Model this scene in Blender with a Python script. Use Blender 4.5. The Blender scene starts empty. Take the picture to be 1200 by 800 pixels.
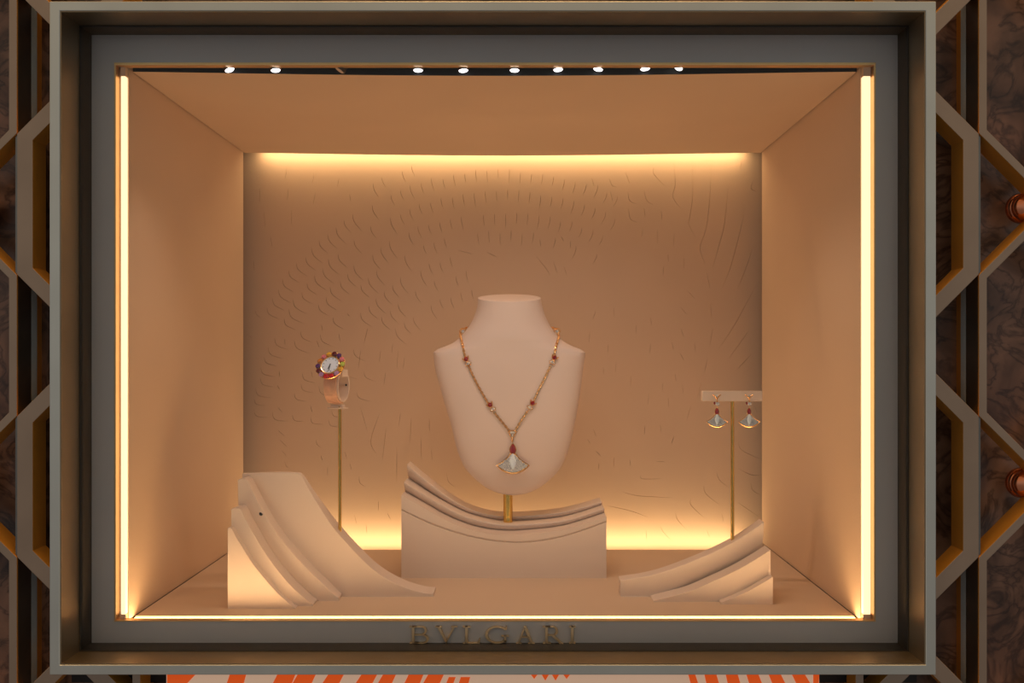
import bpy, bmesh, math, random
from mathutils import Vector, Matrix
from mathutils.bvhtree import BVHTree
random.seed(7)
C = bpy.context.scene.collection
PI = math.pi
F = 1217.0; D0 = 1.4; CZ = 1.5; VX, VY = 612.0, 415.0

def P(px, py, Y):
    d = (Y + D0) / F
    return Vector(((px - VX) * d, Y, CZ - (py - VY) * d))
def PX(px, Y): return (px - VX) * (Y + D0) / F
def PZ(py, Y): return CZ - (py - VY) * (Y + D0) / F

# ---------------------------------------------------------------- materials
def mat(name, col, rough=0.5, metal=0.0, coat=0.0, spec=0.5, noise=0.0, nscale=40.0, bump=0.0, bscale=300.0, emit=None, estr=0.0, trans=0.0):
    m = bpy.data.materials.new(name); m.use_nodes = True
    nt = m.node_tree; b = nt.nodes['Principled BSDF']
    b.inputs['Base Color'].default_value = (*col, 1)
    b.inputs['Roughness'].default_value = rough
    b.inputs['Metallic'].default_value = metal
    b.inputs['Coat Weight'].default_value = coat
    b.inputs['Coat Roughness'].default_value = 0.05
    b.inputs['Specular IOR Level'].default_value = spec
    b.inputs['Transmission Weight'].default_value = trans
    tc = nt.nodes.new('ShaderNodeTexCoord')
    if noise > 0:
        n = nt.nodes.new('ShaderNodeTexNoise'); n.inputs['Scale'].default_value = nscale
        n.inputs['Detail'].default_value = 4
        nt.links.new(tc.outputs['Object'], n.inputs['Vector'])
        r = nt.nodes.new('ShaderNodeValToRGB')
        r.color_ramp.elements[0].color = (*[c * (1 - noise) for c in col], 1)
        r.color_ramp.elements[1].color = (*[min(1, c * (1 + noise)) for c in col], 1)
        r.color_ramp.elements[0].position = 0.3; r.color_ramp.elements[1].position = 0.7
        nt.links.new(n.outputs['Fac'], r.inputs['Fac'])
        nt.links.new(r.outputs['Color'], b.inputs['Base Color'])
    if bump > 0:
        n2 = nt.nodes.new('ShaderNodeTexNoise'); n2.inputs['Scale'].default_value = bscale
        nt.links.new(tc.outputs['Object'], n2.inputs['Vector'])
        bp = nt.nodes.new('ShaderNodeBump'); bp.inputs['Strength'].default_value = bump
        bp.inputs['Distance'].default_value = 0.0005
        nt.links.new(n2.outputs['Fac'], bp.inputs['Height'])
        nt.links.new(bp.outputs['Normal'], b.inputs['Normal'])
    if emit:
        b.inputs['Emission Color'].default_value = (*emit, 1)
        b.inputs['Emission Strength'].default_value = estr
    return m

M = {}
IV = (0.66, 0.505, 0.375)
M['ivory_wall'] = mat('ivory_wall', IV, 0.75, noise=0.03, nscale=6, bump=0.15)
M['ivory_floor'] = mat('ivory_floor', IV, 0.7, noise=0.02, nscale=6, bump=0.1)
M['riser'] = mat('riser_lacquer', (0.75, 0.63, 0.55), 0.6, noise=0.02, nscale=8)
M['bust'] = mat('bust_suede', (0.66, 0.55, 0.51), 0.85, noise=0.02, nscale=12, bump=0.12, bscale=900)
M['holder'] = mat('holder_ivory', (0.70, 0.56, 0.46), 0.6, noise=0.02)
M['panel'] = mat('panel_grey', (0.53, 0.53, 0.545), 0.55, noise=0.04, nscale=3)
M['silver'] = mat('frame_silver', (0.60, 0.60, 0.54), 0.38, 0.9, noise=0.06, nscale=9, bump=0.1)
M['bronze'] = mat('frame_bronze', (0.28, 0.21, 0.13), 0.4, 0.8, noise=0.12, nscale=10)
M['gasket'] = mat('gasket_black', (0.035, 0.028, 0.02), 0.5, noise=0.1)
M['trim_gold'] = mat('trim_gold', (0.75, 0.5, 0.22), 0.35, 0.9, noise=0.05)
M['gold'] = mat('polished_gold', (0.72, 0.48, 0.13), 0.2, 1.0, noise=0.04)
M['jgold'] = mat('jewel_gold', (0.95, 0.62, 0.30), 0.22, 1.0, noise=0.04, nscale=200)
M['letter'] = mat('letter_brass', (0.86, 0.66, 0.40), 0.3, 1.0, noise=0.08, nscale=60)
M['lattice'] = mat('lattice_bronze', (0.37, 0.275, 0.205), 0.42, 0.75, noise=0.08, nscale=12, bump=0.08)
M['brass'] = mat('lattice_brass', (0.80, 0.37, 0.05), 0.4, 0.45, noise=0.08, nscale=20)
M['copper'] = mat('copper_polished', (0.75, 0.27, 0.14), 0.16, 1.0, noise=0.05)
M['steel'] = mat('post_steel', (0.20, 0.19, 0.17), 0.3, 0.9, noise=0.08)
M['chrome'] = mat('post_chrome', (0.60, 0.78, 0.92), 0.15, 0.1, noise=0.06)  # bright blue reflection on the polished post, painted in as base colour
M['dark'] = mat('slot_black', (0.012, 0.012, 0.014), 0.6, noise=0.1)
M['red'] = mat('red_gem', (0.24, 0.006, 0.01), 0.1, 0.0, 1.0, noise=0.15, nscale=300)
M['pave'] = mat('diamond_pave', (0.68, 0.80, 1.0), 0.12, 0.3, 1.0, noise=0.55, nscale=520)
M['pearl'] = mat('mother_of_pearl', (0.70, 0.82, 1.0), 0.2, 0.0, 0.8, noise=0.1, nscale=120)
M['dial'] = mat('dial_white', (0.72, 0.80, 0.97), 0.3, 0.0, 0.6, noise=0.05)
M['hand'] = mat('hand_dark', (0.06, 0.06, 0.07), 0.3, 0.8, noise=0.1)
M['strap'] = mat('strap_leather', (0.74, 0.44, 0.30), 0.45, 0.15, 0.2, noise=0.1, nscale=120, bump=0.4, bscale=500)
M['spot_body'] = mat('spot_body', (0.10, 0.09, 0.085), 0.35, 0.8, noise=0.1)
M['lens'] = mat('spot_lens', (0.9, 0.9, 0.95), 0.2, emit=(0.93, 0.94, 1.0), estr=3.0)
M['led_floor'] = mat('led_floor', (0.9, 0.8, 0.6), 0.6, emit=(1.0, 0.60, 0.27), estr=17.0)
M['led'] = mat('led_diffuser', (0.9, 0.8, 0.6), 0.6, emit=(1.0, 0.68, 0.40), estr=1.45)  # glow put into the lit front edges of the side walls
for n, c in dict(purple=(0.10, 0.03, 0.16), garnet=(0.13, 0.015, 0.02), pink=(0.72, 0.20, 0.24), peridot=(0.45, 0.55, 0.10), yellow=(0.75, 0.42, 0.04),
                 lilac=(0.45, 0.26, 0.50), scarlet=(0.55, 0.01, 0.02), orange=(0.62, 0.22, 0.04)).items():
    M['gem_' + n] = mat('gem_' + n, c, 0.12, 0.0, 1.0, noise=0.25, nscale=400)

def marble():
    m = bpy.data.materials.new('brown_marble'); m.use_nodes = True
    nt = m.node_tree; b = nt.nodes['Principled BSDF']; b.inputs['Roughness'].default_value = 0.3
    tc = nt.nodes.new('ShaderNodeTexCoord')
    n1 = nt.nodes.new('ShaderNodeTexNoise'); n1.inputs['Scale'].default_value = 9; n1.inputs['Detail'].default_value = 8; n1.inputs['Distortion'].default_value = 1.2
    r1 = nt.nodes.new('ShaderNodeValToRGB')
    r1.color_ramp.elements[0].position = 0.33; r1.color_ramp.elements[0].color = (0.055, 0.026, 0.015, 1)
    r1.color_ramp.elements[1].position = 0.68; r1.color_ramp.elements[1].color = (0.30, 0.165, 0.105, 1)
    v = nt.nodes.new('ShaderNodeTexNoise'); v.inputs['Scale'].default_value = 14; v.inputs['Detail'].default_value = 6; v.inputs['Distortion'].default_value = 2.2
    mt = nt.nodes.new('ShaderNodeMath'); mt.operation = 'SUBTRACT'; mt.inputs[1].default_value = 0.5
    ab = nt.nodes.new('ShaderNodeMath'); ab.operation = 'ABSOLUTE'
    r2 = nt.nodes.new('ShaderNodeValToRGB')
    r2.color_ramp.elements[0].position = 0.0; r2.color_ramp.elements[0].color = (0.3, 0.27, 0.26, 1)
    r2.color_ramp.elements[1].position = 0.06; r2.color_ramp.elements[1].color = (1, 1, 1, 1)
    mx = nt.nodes.new('ShaderNodeMix'); mx.data_type = 'RGBA'; mx.blend_type = 'MULTIPLY'; mx.inputs['Factor'].default_value = 0.85
    L = nt.links.new
    L(tc.outputs['Object'], n1.inputs['Vector']); L(tc.outputs['Object'], v.inputs['Vector'])
    L(n1.outputs['Fac'], r1.inputs['Fac']); L(v.outputs['Fac'], mt.inputs[0]); L(mt.outputs[0], ab.inputs[0]); L(ab.outputs[0], r2.inputs['Fac'])
    L(r1.outputs['Color'], mx.inputs[6]); L(r2.outputs['Color'], mx.inputs[7]); L(mx.outputs[2], b.inputs['Base Color'])
    return m
M['marble'] = marble()

def glassmat():
    m = bpy.data.materials.new('window_glass'); m.use_nodes = True
    nt = m.node_tree; nt.nodes.remove(nt.nodes['Principled BSDF'])
    out = nt.nodes['Material Output']
    t = nt.nodes.new('ShaderNodeBsdfTransparent'); t.inputs['Color'].default_value = (0.985, 0.99, 0.985, 1)
    g = nt.nodes.new('ShaderNodeBsdfGlossy'); g.inputs['Roughness'].default_value = 0.02
    f = nt.nodes.new('ShaderNodeFresnel'); f.inputs['IOR'].default_value = 1.25
    mx = nt.nodes.new('ShaderNodeMixShader')
    nt.links.new(f.outputs[0], mx.inputs[0]); nt.links.new(t.outputs[0], mx.inputs[1]); nt.links.new(g.outputs[0], mx.inputs[2])
    nt.links.new(mx.outputs[0], out.inputs['Surface'])
    return m
M['glass'] = glassmat()
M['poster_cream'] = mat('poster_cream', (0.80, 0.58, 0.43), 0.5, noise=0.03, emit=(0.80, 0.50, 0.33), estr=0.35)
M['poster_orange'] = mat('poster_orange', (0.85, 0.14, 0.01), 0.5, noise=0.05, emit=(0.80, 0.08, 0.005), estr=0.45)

# ---------------------------------------------------------------- mesh collector
class MB:
    def __init__(s): s.v = []; s.f = []; s.mi = []
    def add(s, vs, fs, mi=0):
        o = len(s.v); s.v += [Vector(v) for v in vs]
        s.f += [tuple(i + o for i in f) for f in fs]; s.mi += [mi] * len(fs)
        return s
    def box(s, x0, x1, y0, y1, z0, z1, mi=0):
        vs = [(x, y, z) for x in (x0, x1) for y in (y0, y1) for z in (z0, z1)]
        return s.add(vs, [(0, 1, 3, 2), (4, 6, 7, 5), (0, 4, 5, 1), (2, 3, 7, 6), (0, 2, 6, 4), (1, 5, 7, 3)], mi)
    def prism(s, poly, y0, y1, mi=0, mside=None):          # poly: list of (x,z); extruded along Y
        n = len(poly); ms = mi if mside is None else mside
        s.add([(x, y0, z) for x, z in poly] + [(x, y1, z) for x, z in poly], [tuple(range(n)), tuple(range(2 * n - 1, n - 1, -1))], mi)
        o = len(s.v) - 2 * n
        for i in range(n):
            j = (i + 1) % n
            s.f.append((o + i, o + n + i, o + n + j, o + j)); s.mi.append(ms)
        return s
    def ring(s, outer, inner, y0, y1, mi=0, mout=None, minn=None):
        n = len(outer); mo = mi if mout is None else mout; mn = mi if minn is None else minn
        vs = [(x, y, z) for y in (y0, y1) for L in (outer, inner) for x, z in L]
        o = len(s.v); s.v += [Vector(v) for v in vs]
        for i in range(n):
            j = (i + 1) % n
            a, b, c, d = o + i, o + j, o + n + i, o + n + j
            A, B, Cc, Dd = a + 2 * n, b + 2 * n, c + 2 * n, d + 2 * n
            s.f += [(a, b, d, c), (A, Cc, Dd, B), (a, A, B, b), (c, d, Dd, Cc)]
            s.mi += [mi, mi, mo, mn]
        return s
    def tube(s, pts, r, n=8, closed=False, mi=0, flat=None):
        pts = [Vector(p) for p in pts]; m = len(pts)
        if not hasattr(r, '__len__'): r = [r] * m
        o = len(s.v); prev = None
        for i, p in enumerate(pts):
            a = pts[(i - 1) % m] if (closed or i > 0) else pts[i]
            b = pts[(i + 1) % m] if (closed or i < m - 1) else pts[i]
            t = (b - a).normalized()
            ref = prev if prev is not None else (Vector((0, 1, 0)) if abs(t.y) < 0.9 else Vector((1, 0, 0)))
            u = (ref - t * ref.dot(t)).normalized(); w = t.cross(u); prev = u
            for k in range(n):
                q = 2 * PI * k / n
                s.v.append(p + (u * math.cos(q) + w * math.sin(q)) * r[i])
        for i in range(m if closed else m - 1):
            for k in range(n):
                a = o + i * n + k; b = o + i * n + (k + 1) % n
                c = o + ((i + 1) % m) * n + k; d = o + ((i + 1) % m) * n + (k + 1) % n
                s.f.append((a, b, d, c)); s.mi.append(mi)
        if not closed:
            s.f.append(tuple(o + k for k in range(n - 1, -1, -1))); s.mi.append(mi)
            s.f.append(tuple(o + (m - 1) * n + k for k in range(n))); s.mi.append(mi)
        return s
    def lathe(s, prof, origin, axis, n=24, mi=0):           # prof: (r, h) along axis
        axis = Vector(axis).normalized(); origin = Vector(origin)
        ref = Vector((0, 0, 1)) if abs(axis.z) < 0.9 else Vector((1, 0, 0))
        u = axis.cross(ref).normalized(); w = axis.cross(u)
        o = len(s.v)
        for r, h in prof:
            for k in range(n):
                q = 2 * PI * k / n
                s.v.append(origin + axis * h + (u * math.cos(q) + w * math.sin(q)) * max(r, 1e-6))
        for i in range(len(prof) - 1):
            for k in range(n):
                s.f.append((o + i * n + k, o + i * n + (k + 1) % n, o + (i + 1) * n + (k + 1) % n, o + (i + 1) * n + k)); s.mi.append(mi)
        s.f.append(tuple(o + k for k in range(n - 1, -1, -1))); s.mi.append(mi)
        e = o + (len(prof) - 1) * n
        s.f.append(tuple(e + k for k in range(n))); s.mi.append(mi)
        return s
    def ball(s, c, r, nu=8, nv=5, sc=(1, 1, 1), mi=0):
        c = Vector(c); o = len(s.v)
        for i in range(1, nv):
            th = PI * i / nv
            for k in range(nu):
                ph = 2 * PI * k / nu
                s.v.append(c + Vector((r * sc[0] * math.sin(th) * math.cos(ph), r * sc[1] * math.sin(th) * math.sin(ph), r * sc[2] * math.cos(th))))
        s.v += [c + Vector((0, 0, r * sc[2])), c - Vector((0, 0, r * sc[2]))]
        T = len(s.v) - 2; B = T + 1
        for i in range(nv - 2):
            for k in range(nu):
                s.f.append((o + i * nu + k, o + (i + 1) * nu + k, o + (i + 1) * nu + (k + 1) % nu, o + i * nu + (k + 1) % nu)); s.mi.append(mi)
        for k in range(nu):
            s.f.append((T, o + k, o + (k + 1) % nu)); s.mi.append(mi)
            e = o + (nv - 2) * nu
            s.f.append((B, e + (k + 1) % nu, e + k)); s.mi.append(mi)
        return s
    def xform(s, mtx):
        s.v = [mtx @ v for v in s.v]; return s
    def cut_rect(s, x0, x1, z0, z1):      # remove what lies inside an x-z rectangle (the window frame's own place)
        bm = bmesh.new(); vs = [bm.verts.new(v) for v in s.v]
        for f, i in zip(s.f, s.mi): bm.faces.new([vs[k] for k in f]).material_index = i
        for co, no in (((x0, 0, 0), (1, 0, 0)), ((x1, 0, 0), (1, 0, 0)), ((0, 0, z0), (0, 0, 1)), ((0, 0, z1), (0, 0, 1))):
            bmesh.ops.bisect_plane(bm, geom=bm.verts[:] + bm.edges[:] + bm.faces[:], dist=1e-6, plane_co=co, plane_no=no)
        dead = [f for f in bm.faces if x0 < f.calc_center_median().x < x1 and z0 < f.calc_center_median().z < z1]
        bmesh.ops.delete(bm, geom=dead, context='FACES')
        bm.verts.index_update()
        s.v = [v.co.copy() for v in bm.verts]; s.f = [tuple(v.index for v in f.verts) for f in bm.faces]; s.mi = [f.material_index for f in bm.faces]
        bm.free(); return s
    def build(s, name, mats, parent=None, smooth=35, bevel=0, loc=None):
        me = bpy.data.meshes.new(name)
        base = Vector((0, 0, 0))
        q = parent
        while q is not None: base += Vector(q.location); q = q.parent
        if loc is not None: base += Vector(loc)
        me.from_pydata([v - base for v in s.v], [], s.f); me.update()
        if not isinstance(mats, (list, tuple)): mats = [mats]
        for m in mats: me.materials.append(M[m])
        for p, i in zip(me.polygons, s.mi): p.material_index = i
        bm = bmesh.new(); bm.from_mesh(me)
        bmesh.ops.recalc_face_normals(bm, faces=bm.faces[:]); bm.to_mesh(me); bm.free()
        if smooth:
            for p in me.polygons: p.use_smooth = True
            me.set_sharp_from_angle(angle=math.radians(smooth))
        o = bpy.data.objects.new(name, me); C.objects.link(o)
        if parent is not None: o.parent = parent
        if loc is not None: o.location = loc
        if bevel:
            b = o.modifiers.new('bevel', 'BEVEL'); b.width = bevel; b.segments = 2; b.limit_method = 'ANGLE'; b.angle_limit = math.radians(40)
            b.harden_normals = False
        return o

def tag(o, label=None, cat=None, group=None, kind=None):
    if label: o['label'] = label
    if cat: o['category'] = cat
    if group: o['group'] = group
    if kind: o['kind'] = kind
    return o
def empty(name, loc):
    o = bpy.data.objects.new(name, None); o.empty_display_size = 0.02
    C.objects.link(o); o.location = loc; return o
def struct(name, mb, m, smooth=35, bevel=0, parent=None):
    o = mb.build(name, m, parent, smooth, bevel)
    if parent is None: o['kind'] = 'structure'
    return o
def lerp(a, b, t): return a + (b - a) * t
def curve_at(pts, x):
    """monotone piecewise cubic (Catmull-Rom style) through pts sorted by x"""
    n = len(pts)
    if x <= pts[0][0]: return pts[0][1]
    if x >= pts[-1][0]: return pts[-1][1]
    for i in range(n - 1):
        if pts[i][0] <= x <= pts[i + 1][0]: break
    def sl(k):
        if k == 0: return (pts[1][1] - pts[0][1]) / (pts[1][0] - pts[0][0])
        if k == n - 1: return (pts[-1][1] - pts[-2][1]) / (pts[-1][0] - pts[-2][0])
        return (pts[k + 1][1] - pts[k - 1][1]) / (pts[k + 1][0] - pts[k - 1][0])
    h = pts[i + 1][0] - pts[i][0]; t = (x - pts[i][0]) / h
    a, b = pts[i][1], pts[i + 1][1]; ma, mb = sl(i) * h, sl(i + 1) * h
    return (2*t**3 - 3*t*t + 1)*a + (t**3 - 2*t*t + t)*ma + (-2*t**3 + 3*t*t)*b + (t**3 - t*t)*mb

# ---------------------------------------------------------------- vitrine shell
XL, XR = -0.5374, 0.4618
ZF = CZ - 0.362; ZC = CZ + 0.388
YB = 0.65; YW = 0.60
# side walls
struct('wall_left', MB().box(XL - 0.02, XL, 0.018, YW, ZF, ZC + 0.02), 'ivory_wall')
struct('wall_right', MB().box(XR, XR + 0.02, 0.018, YW, ZF, ZC + 0.02), 'ivory_wall')
struct('floor', MB().box(XL + 0.0018, XR - 0.0018, 0.037, 0.524, ZF - 0.012, ZF), 'ivory_floor')
# sagging ceiling panel
mb = MB(); N = 40; rows = [0.027, 0.15, 0.3, 0.45, 0.6]
vs = []
for lay in (0, 1):
    for y in rows:
        for i in range(N + 1):
            u = i / N
            s = 0.0055 * math.sin(PI * u) ** 1.2
            vs.append((lerp(XL + 0.0022, XR - 0.0022, u), y, ZC - s + lay * 0.012))
fs = []; R = len(rows); W = N + 1; nfront = []
for lay in (0, 1):
    o = lay * R * W
    for j in range(R - 1):
        for i in range(N): fs.append((o + j*W + i, o + j*W + i + 1, o + (j+1)*W + i + 1, o + (j+1)*W + i))
for i in range(N):
    nfront.append(len(fs)); fs.append((i, i + 1, R*W + i + 1, R*W + i)); e = (R-1)*W
    fs.append((e + i, e + i + 1, R*W + e + i + 1, R*W + e + i))
for j in range(R - 1):
    fs.append((j*W, (j+1)*W, R*W + (j+1)*W, R*W + j*W)); fs.append((j*W + N, (j+1)*W + N, R*W + (j+1)*W + N, R*W + j*W + N))
mb.add(vs, fs)
for k in nfront: mb.mi[k] = 1
struct('ceiling', mb, ['ivory_wall', 'dark'])

# back wall with its relief of fine curved ridges
back = MB().box(XL - 0.06, XR + 0.06, YB, YB + 0.02, ZF - 0.08, ZC + 0.08)
cutter = MB(); taken = []
def ridge(pts_px, w=0.0016, h=0.0016):
    if any(math.hypot(x - a, y - b) < 4.5 for x, y in pts_px for a, b in taken): return
    taken.extend(pts_px)
    for (xa, ya), (xb, yb) in zip(pts_px, pts_px[1:]):
        m_ = int(math.hypot(xb - xa, yb - ya)/5)
        taken.extend([(lerp(xa, xb, q/m_), lerp(ya, yb, q/m_)) for q in range(1, m_)])
    pts = [P(x, y, YB) for x, y in pts_px]
    out = []; n = len(pts)
    for i in range(n - 1):
        p0 = pts[max(0, i-1)]; p1 = pts[i]; p2 = pts[i+1]; p3 = pts[min(n-1, i+2)]
        for k in range(4):
            t = k / 4
            out.append(0.5*((2*p1) + (p2-p0)*t + (2*p0-5*p1+4*p2-p3)*t*t + (3*p1-p0-3*p2+p3)*t**3))
    out.append(pts[-1]); m = len(out); vs = []; fs = []
    for i, p in enumerate(out):
        t = (out[min(m-1, i+1)] - out[max(0, i-1)]).normalized(); nrm = Vector((-t.z, 0, t.x))
        tp = min(1, 2.5*min(i, m-1-i)/m + 0.2)
        vs += [p - nrm*w*0.5*tp - Vector((0, 0.001, 0)), p + nrm*w*0.5*tp - Vector((0, 0.001, 0)), p + Vector((0, h*tp, 0))]
    for i in range(m - 1):
        a = 3*i
        for q in range(3): fs.append((a + q, a + (q+1) % 3, a + 3 + (q+1) % 3, a + 3 + q))
    fs += [(0, 1, 2), (3*m - 1, 3*m - 2, 3*m - 3)]
    cutter.add(vs, fs)
hand = []
def H(sx, x0, y0, *lines):
    for l in lines: hand.append([(x0 + x/sx, y0 + y/sx) for x, y in l])
H(5.335, 285, 175, [(275,100),(262,190)], [(447,140),(432,215)], [(600,175),(588,235)], [(105,240),(103,340)], [(283,240),(275,320)], [(452,265),(437,345)],
  [(130,385),(137,490)], [(303,375),(303,475)], [(170,535),(182,615)], [(65,690),(70,760)], [(665,280),(672,325)], [(20,120),(55,150)])
H(4.85, 680, 175, [(420,95),(418,140),(485,212)], [(530,60),(540,200),(525,270),(580,345)], [(635,50),(640,250),(622,385),(615,420),(655,500)], [(742,60),(738,250),(715,450),(680,560),(712,655)],
  [(842,195),(820,420),(790,540),(750,680)], [(935,350),(900,500),(850,680),(800,800)], [(985,545),(940,680),(890,800)], [(720,700),(738,795)], [(985,170),(970,220),(1000,240)],
  [(65,160),(80,215)], [(165,160),(180,205),(210,210)], [(255,125),(280,195)], [(270,235),(280,290),(320,310)], [(362,225),(378,290),(420,315)], [(275,330),(285,395),(330,415)], [(362,330),(370,390)], [(460,345),(465,405)], [(440,450),(440,540)], [(535,470),(530,550)], [(355,450),(350,500)], [(425,545),(420,615)], [(500,590),(500,640)], [(590,610),(590,680)], [(475,660),(470,720)], [(915,60),(910,120)], [(170,230),(185,300)])
H(4.85, 680, 330, [(915,0),(800,210)], [(1010,0),(880,240),(780,390)], [(965,270),(840,440)], [(970,415),(890,500)], [(740,120),(748,210)], [(755,260),(735,370)], [(725,0),(740,40)], [(815,0),(770,80)],
  [(565,140),(610,190)], [(610,50),(655,100)], [(570,260),(590,320)], [(565,400),(590,450)], [(610,455),(635,520)], [(725,430),(705,520)], [(690,570),(665,660)], [(650,340),(655,400)], [(190,140),(195,210)], [(320,240),(315,300)], [(400,200),(405,250)], [(55,280),(50,350)], [(400,350),(395,410)], [(160,350),(155,410)], [(205,450),(200,520)], [(470,570),(465,630)], [(290,530),(285,600)], [(540,520),(545,570)], [(630,700),(605,790)], [(390,630),(385,700)], [(130,480),(135,530)], [(520,340),(530,390)], [(90,160),(70,220)], [(580,580),(585,640)], [(500,650),(505,720)], [(990,700),(1005,750)])
H(5.0, 680, 490, [(800,310),(815,360),(880,412)], [(725,390),(735,440),(820,510)], [(650,470),(650,510),(735,590)], [(560,550),(568,590),(625,655)], [(470,630),(490,670),(540,720)], [(925,130),(945,185),(1060,240)], [(920,290),(1000,330),(1060,330)], [(920,490),(1060,585)],
  [(245,430),(330,452),(450,460),(540,465)], [(355,330),(365,354),(480,353)], [(150,510),(290,540),(400,580)], [(830,550),(840,610)], [(385,650),(390,720)], [(1000,370),(1010,420),(1060,450)], [(440,250),(500,255)], [(380,40),(375,100)], [(550,100),(535,150)], [(470,30),(475,90)], [(290,240),(295,280)], [(110,260),(108,300)], [(200,220),(195,290)], [(75,60),(95,110)], [(740,650),(760,700)], [(40,120),(60,150)], [(90,190),(120,220)])
H(4.446, 285, 470, [(610,30),(648,160)], [(712,60),(665,205),(695,275)], [(745,140),(725,310)], [(800,235),(800,430)], [(605,390),(608,425),(640,445)], [(655,450),(645,500)], [(705,520),(705,570)], [(180,150),(215,180)], [(190,200),(230,240)], [(200,255),(228,290)], [(215,310),(225,340),(245,350)], [(380,200),(385,225),(405,240)], [(555,320),(565,360)], [(440,340),(440,390)], [(980,250),(985,310)], [(925,190),(930,310)], [(1060,370),(1070,420),(1110,450)], [(580,590),(590,640)], [(180,30),(205,60)], [(350,20),(360,60)], [(405,280),(412,310)], [(820,60),(810,130)], [(875,90),(870,220)], [(640,640),(645,690)], [(530,260),(540,300)], [(750,580),(770,620)], [(970,90),(970,160)])
H(5.335, 285, 320, [(75,230),(85,260),(115,280)], [(25,380),(60,410)], [(260,410),(262,450)], [(460,420),(475,465)], [(600,380),(605,425)], [(780,340),(755,440)], [(735,480),(720,600)], [(860,480),(850,560)], [(935,440),(930,500)], [(225,610),(228,650)], [(425,610),(435,655)], [(215,700),(228,730)], [(650,250),(665,270)], [(970,480),(960,600)], [(1010,520),(1000,600)], [(490,320),(495,360)], [(890,620),(880,700)])
H(5.335, 480, 175, [(790,665),(850,740),(880,790)], [(965,730),(985,790)], [(300,630),(400,655)], [(480,640),(550,675)], [(900,700),(925,780)], [(945,540),(965,575)], [(1005,570),(1005,620)], [(815,560),(820,610)])
for l in hand: ridge(l)
# outer part: fan of strokes in rows around a centre
cx, cy = 590, 520
for k, Rr in enumerate([343, 321, 297, 272, 250, 228, 206, 184]):
    step = 12.5 if k else 12.5
    a = 172.0 if k > 1 else 150.0
    a1 = 62 if k < 5 else 100
    while a > a1:
        aa = math.radians(a); 
        if not (k == 0 and not (84 < a < 118)):
            L = (20 if a > 115 else 15) * random.uniform(0.8, 1.15)
            r0 = Rr + random.uniform(-2.5, 2.5)
            x0 = cx + r0*math.cos(aa); y0 = cy - r0*math.sin(aa)
            dx, dy = -math.cos(aa), math.sin(aa)
            x1, y1 = x0 + dx*L*0.15, y0 + L*0.42
            x2, y2 = x1 + dx*L*0.75, y1 + dy*L*0.6
            if 292 < x0 < 886 and y0 > 190 and random.random() > 0.05:
                ridge([(x0, y0), (x1, y1), (x2, y2)])
        a -= math.degrees(step * (1.0 if a > 110 else 1.05) / Rr)
wb_o = struct('wall_back', back, 'ivory_wall', smooth=0)
ct_o = cutter.build('groove_cutter', 'ivory_wall', None, smooth=0)
bo = wb_o.modifiers.new('grooves', 'BOOLEAN'); bo.operation = 'DIFFERENCE'; bo.object = ct_o; bo.solver = 'EXACT'; bo.use_self = True
bpy.context.view_layer.update()
dg = bpy.context.evaluated_depsgraph_get()
me2 = bpy.data.meshes.new_from_object(wb_o.evaluated_get(dg))
wb_o.modifiers.clear(); wb_o.data = me2; me2.name = 'wall_back'
bpy.data.objects.remove(ct_o, do_unlink=True)
print('BACK', len(me2.polygons))

# casing behind (closes the light coves)
mb = MB()
mb.box(XL - 0.06, XR + 0.06, 0.0, YB, ZC + 0.07, ZC + 0.08)
mb.box(XL - 0.06, XR + 0.06, 0.0, YB, ZF - 0.08, ZF - 0.07)
mb.box(XL - 0.07, XL - 0.06, 0.0, YB, ZF - 0.08, ZC + 0.08)
mb.box(XR + 0.06, XR + 0.07, 0.0, YB, ZF - 0.08, ZC + 0.08)
struct('wall_casing', mb, 'dark')

# grey front panel with opening, gold trim
def rect(x0, y0, x1, y1, Y): # px rectangle -> polygon
    return [(PX(x0, Y), PZ(y1, Y)), (PX(x1, Y), PZ(y1, Y)), (PX(x1, Y), PZ(y0, Y)), (PX(x0, Y), PZ(y0, Y))]
struct('wall_front', MB().ring(rect(96, 34, 1064, 764, 0), rect(134, 73.5, 1026, 728, 0), 0.0, 0.008), 'panel', bevel=0.0006)
struct('trim_1', MB().ring(rect(134, 73.5, 1026, 728, 0), rect(136, 76.5, 1024, 726.7, 0), -0.001, 0.0125), 'trim_gold')

# front edges of the side walls, light from hidden LEDs put in as glow
lz0, lz1 = PZ(719, 0.012), PZ(90, 0.012)
def strip(x0, x1, label):
    r = empty('light_strip', ((x0 + x1)/2, 0.012, lz0))
    MB().box(x0 + 0.0008, x1 - 0.0008, 0.0082, 0.0175, lz0, lz1).build('diffuser', 'led', r, bevel=0.001)  # wall edge made to glow where a hidden LED lights it
    for a, b in ((lz0 - 0.006, lz0), (lz1, lz1 + 0.016)): MB().box(x0 + 0.0008, x1 - 0.0008, 0.0082, 0.0175, a, b).build('end_cap', 'ivory_wall', r)  # ends of the wall edge, without the added glow
    tag(r, label, 'light strip', 'vertical light strips at the opening')
r = empty('light_strip', ((XL + XR)/2, 0.02, ZF - 0.008))
MB().box(XL + 0.002, XR - 0.002, 0.0135, 0.034, ZF - 0.0045, ZF - 0.0017).build('diffuser', 'led_floor', r)
MB().box(XL + 0.001, XR - 0.001, 0.0128, 0.0365, ZF - 0.0095, ZF - 0.0046).build('channel', 'ivory_floor', r)
tag(r, 'glowing warm light strip in the narrow gap along the front edge of the vitrine floor', 'light strip')
strip(PX(138, 0), XL, 'glowing warm white light strip along the left side of the window opening')
strip(XR, PX(1023.5, 0), 'glowing warm white light strip along the right side of the window opening')

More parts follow.
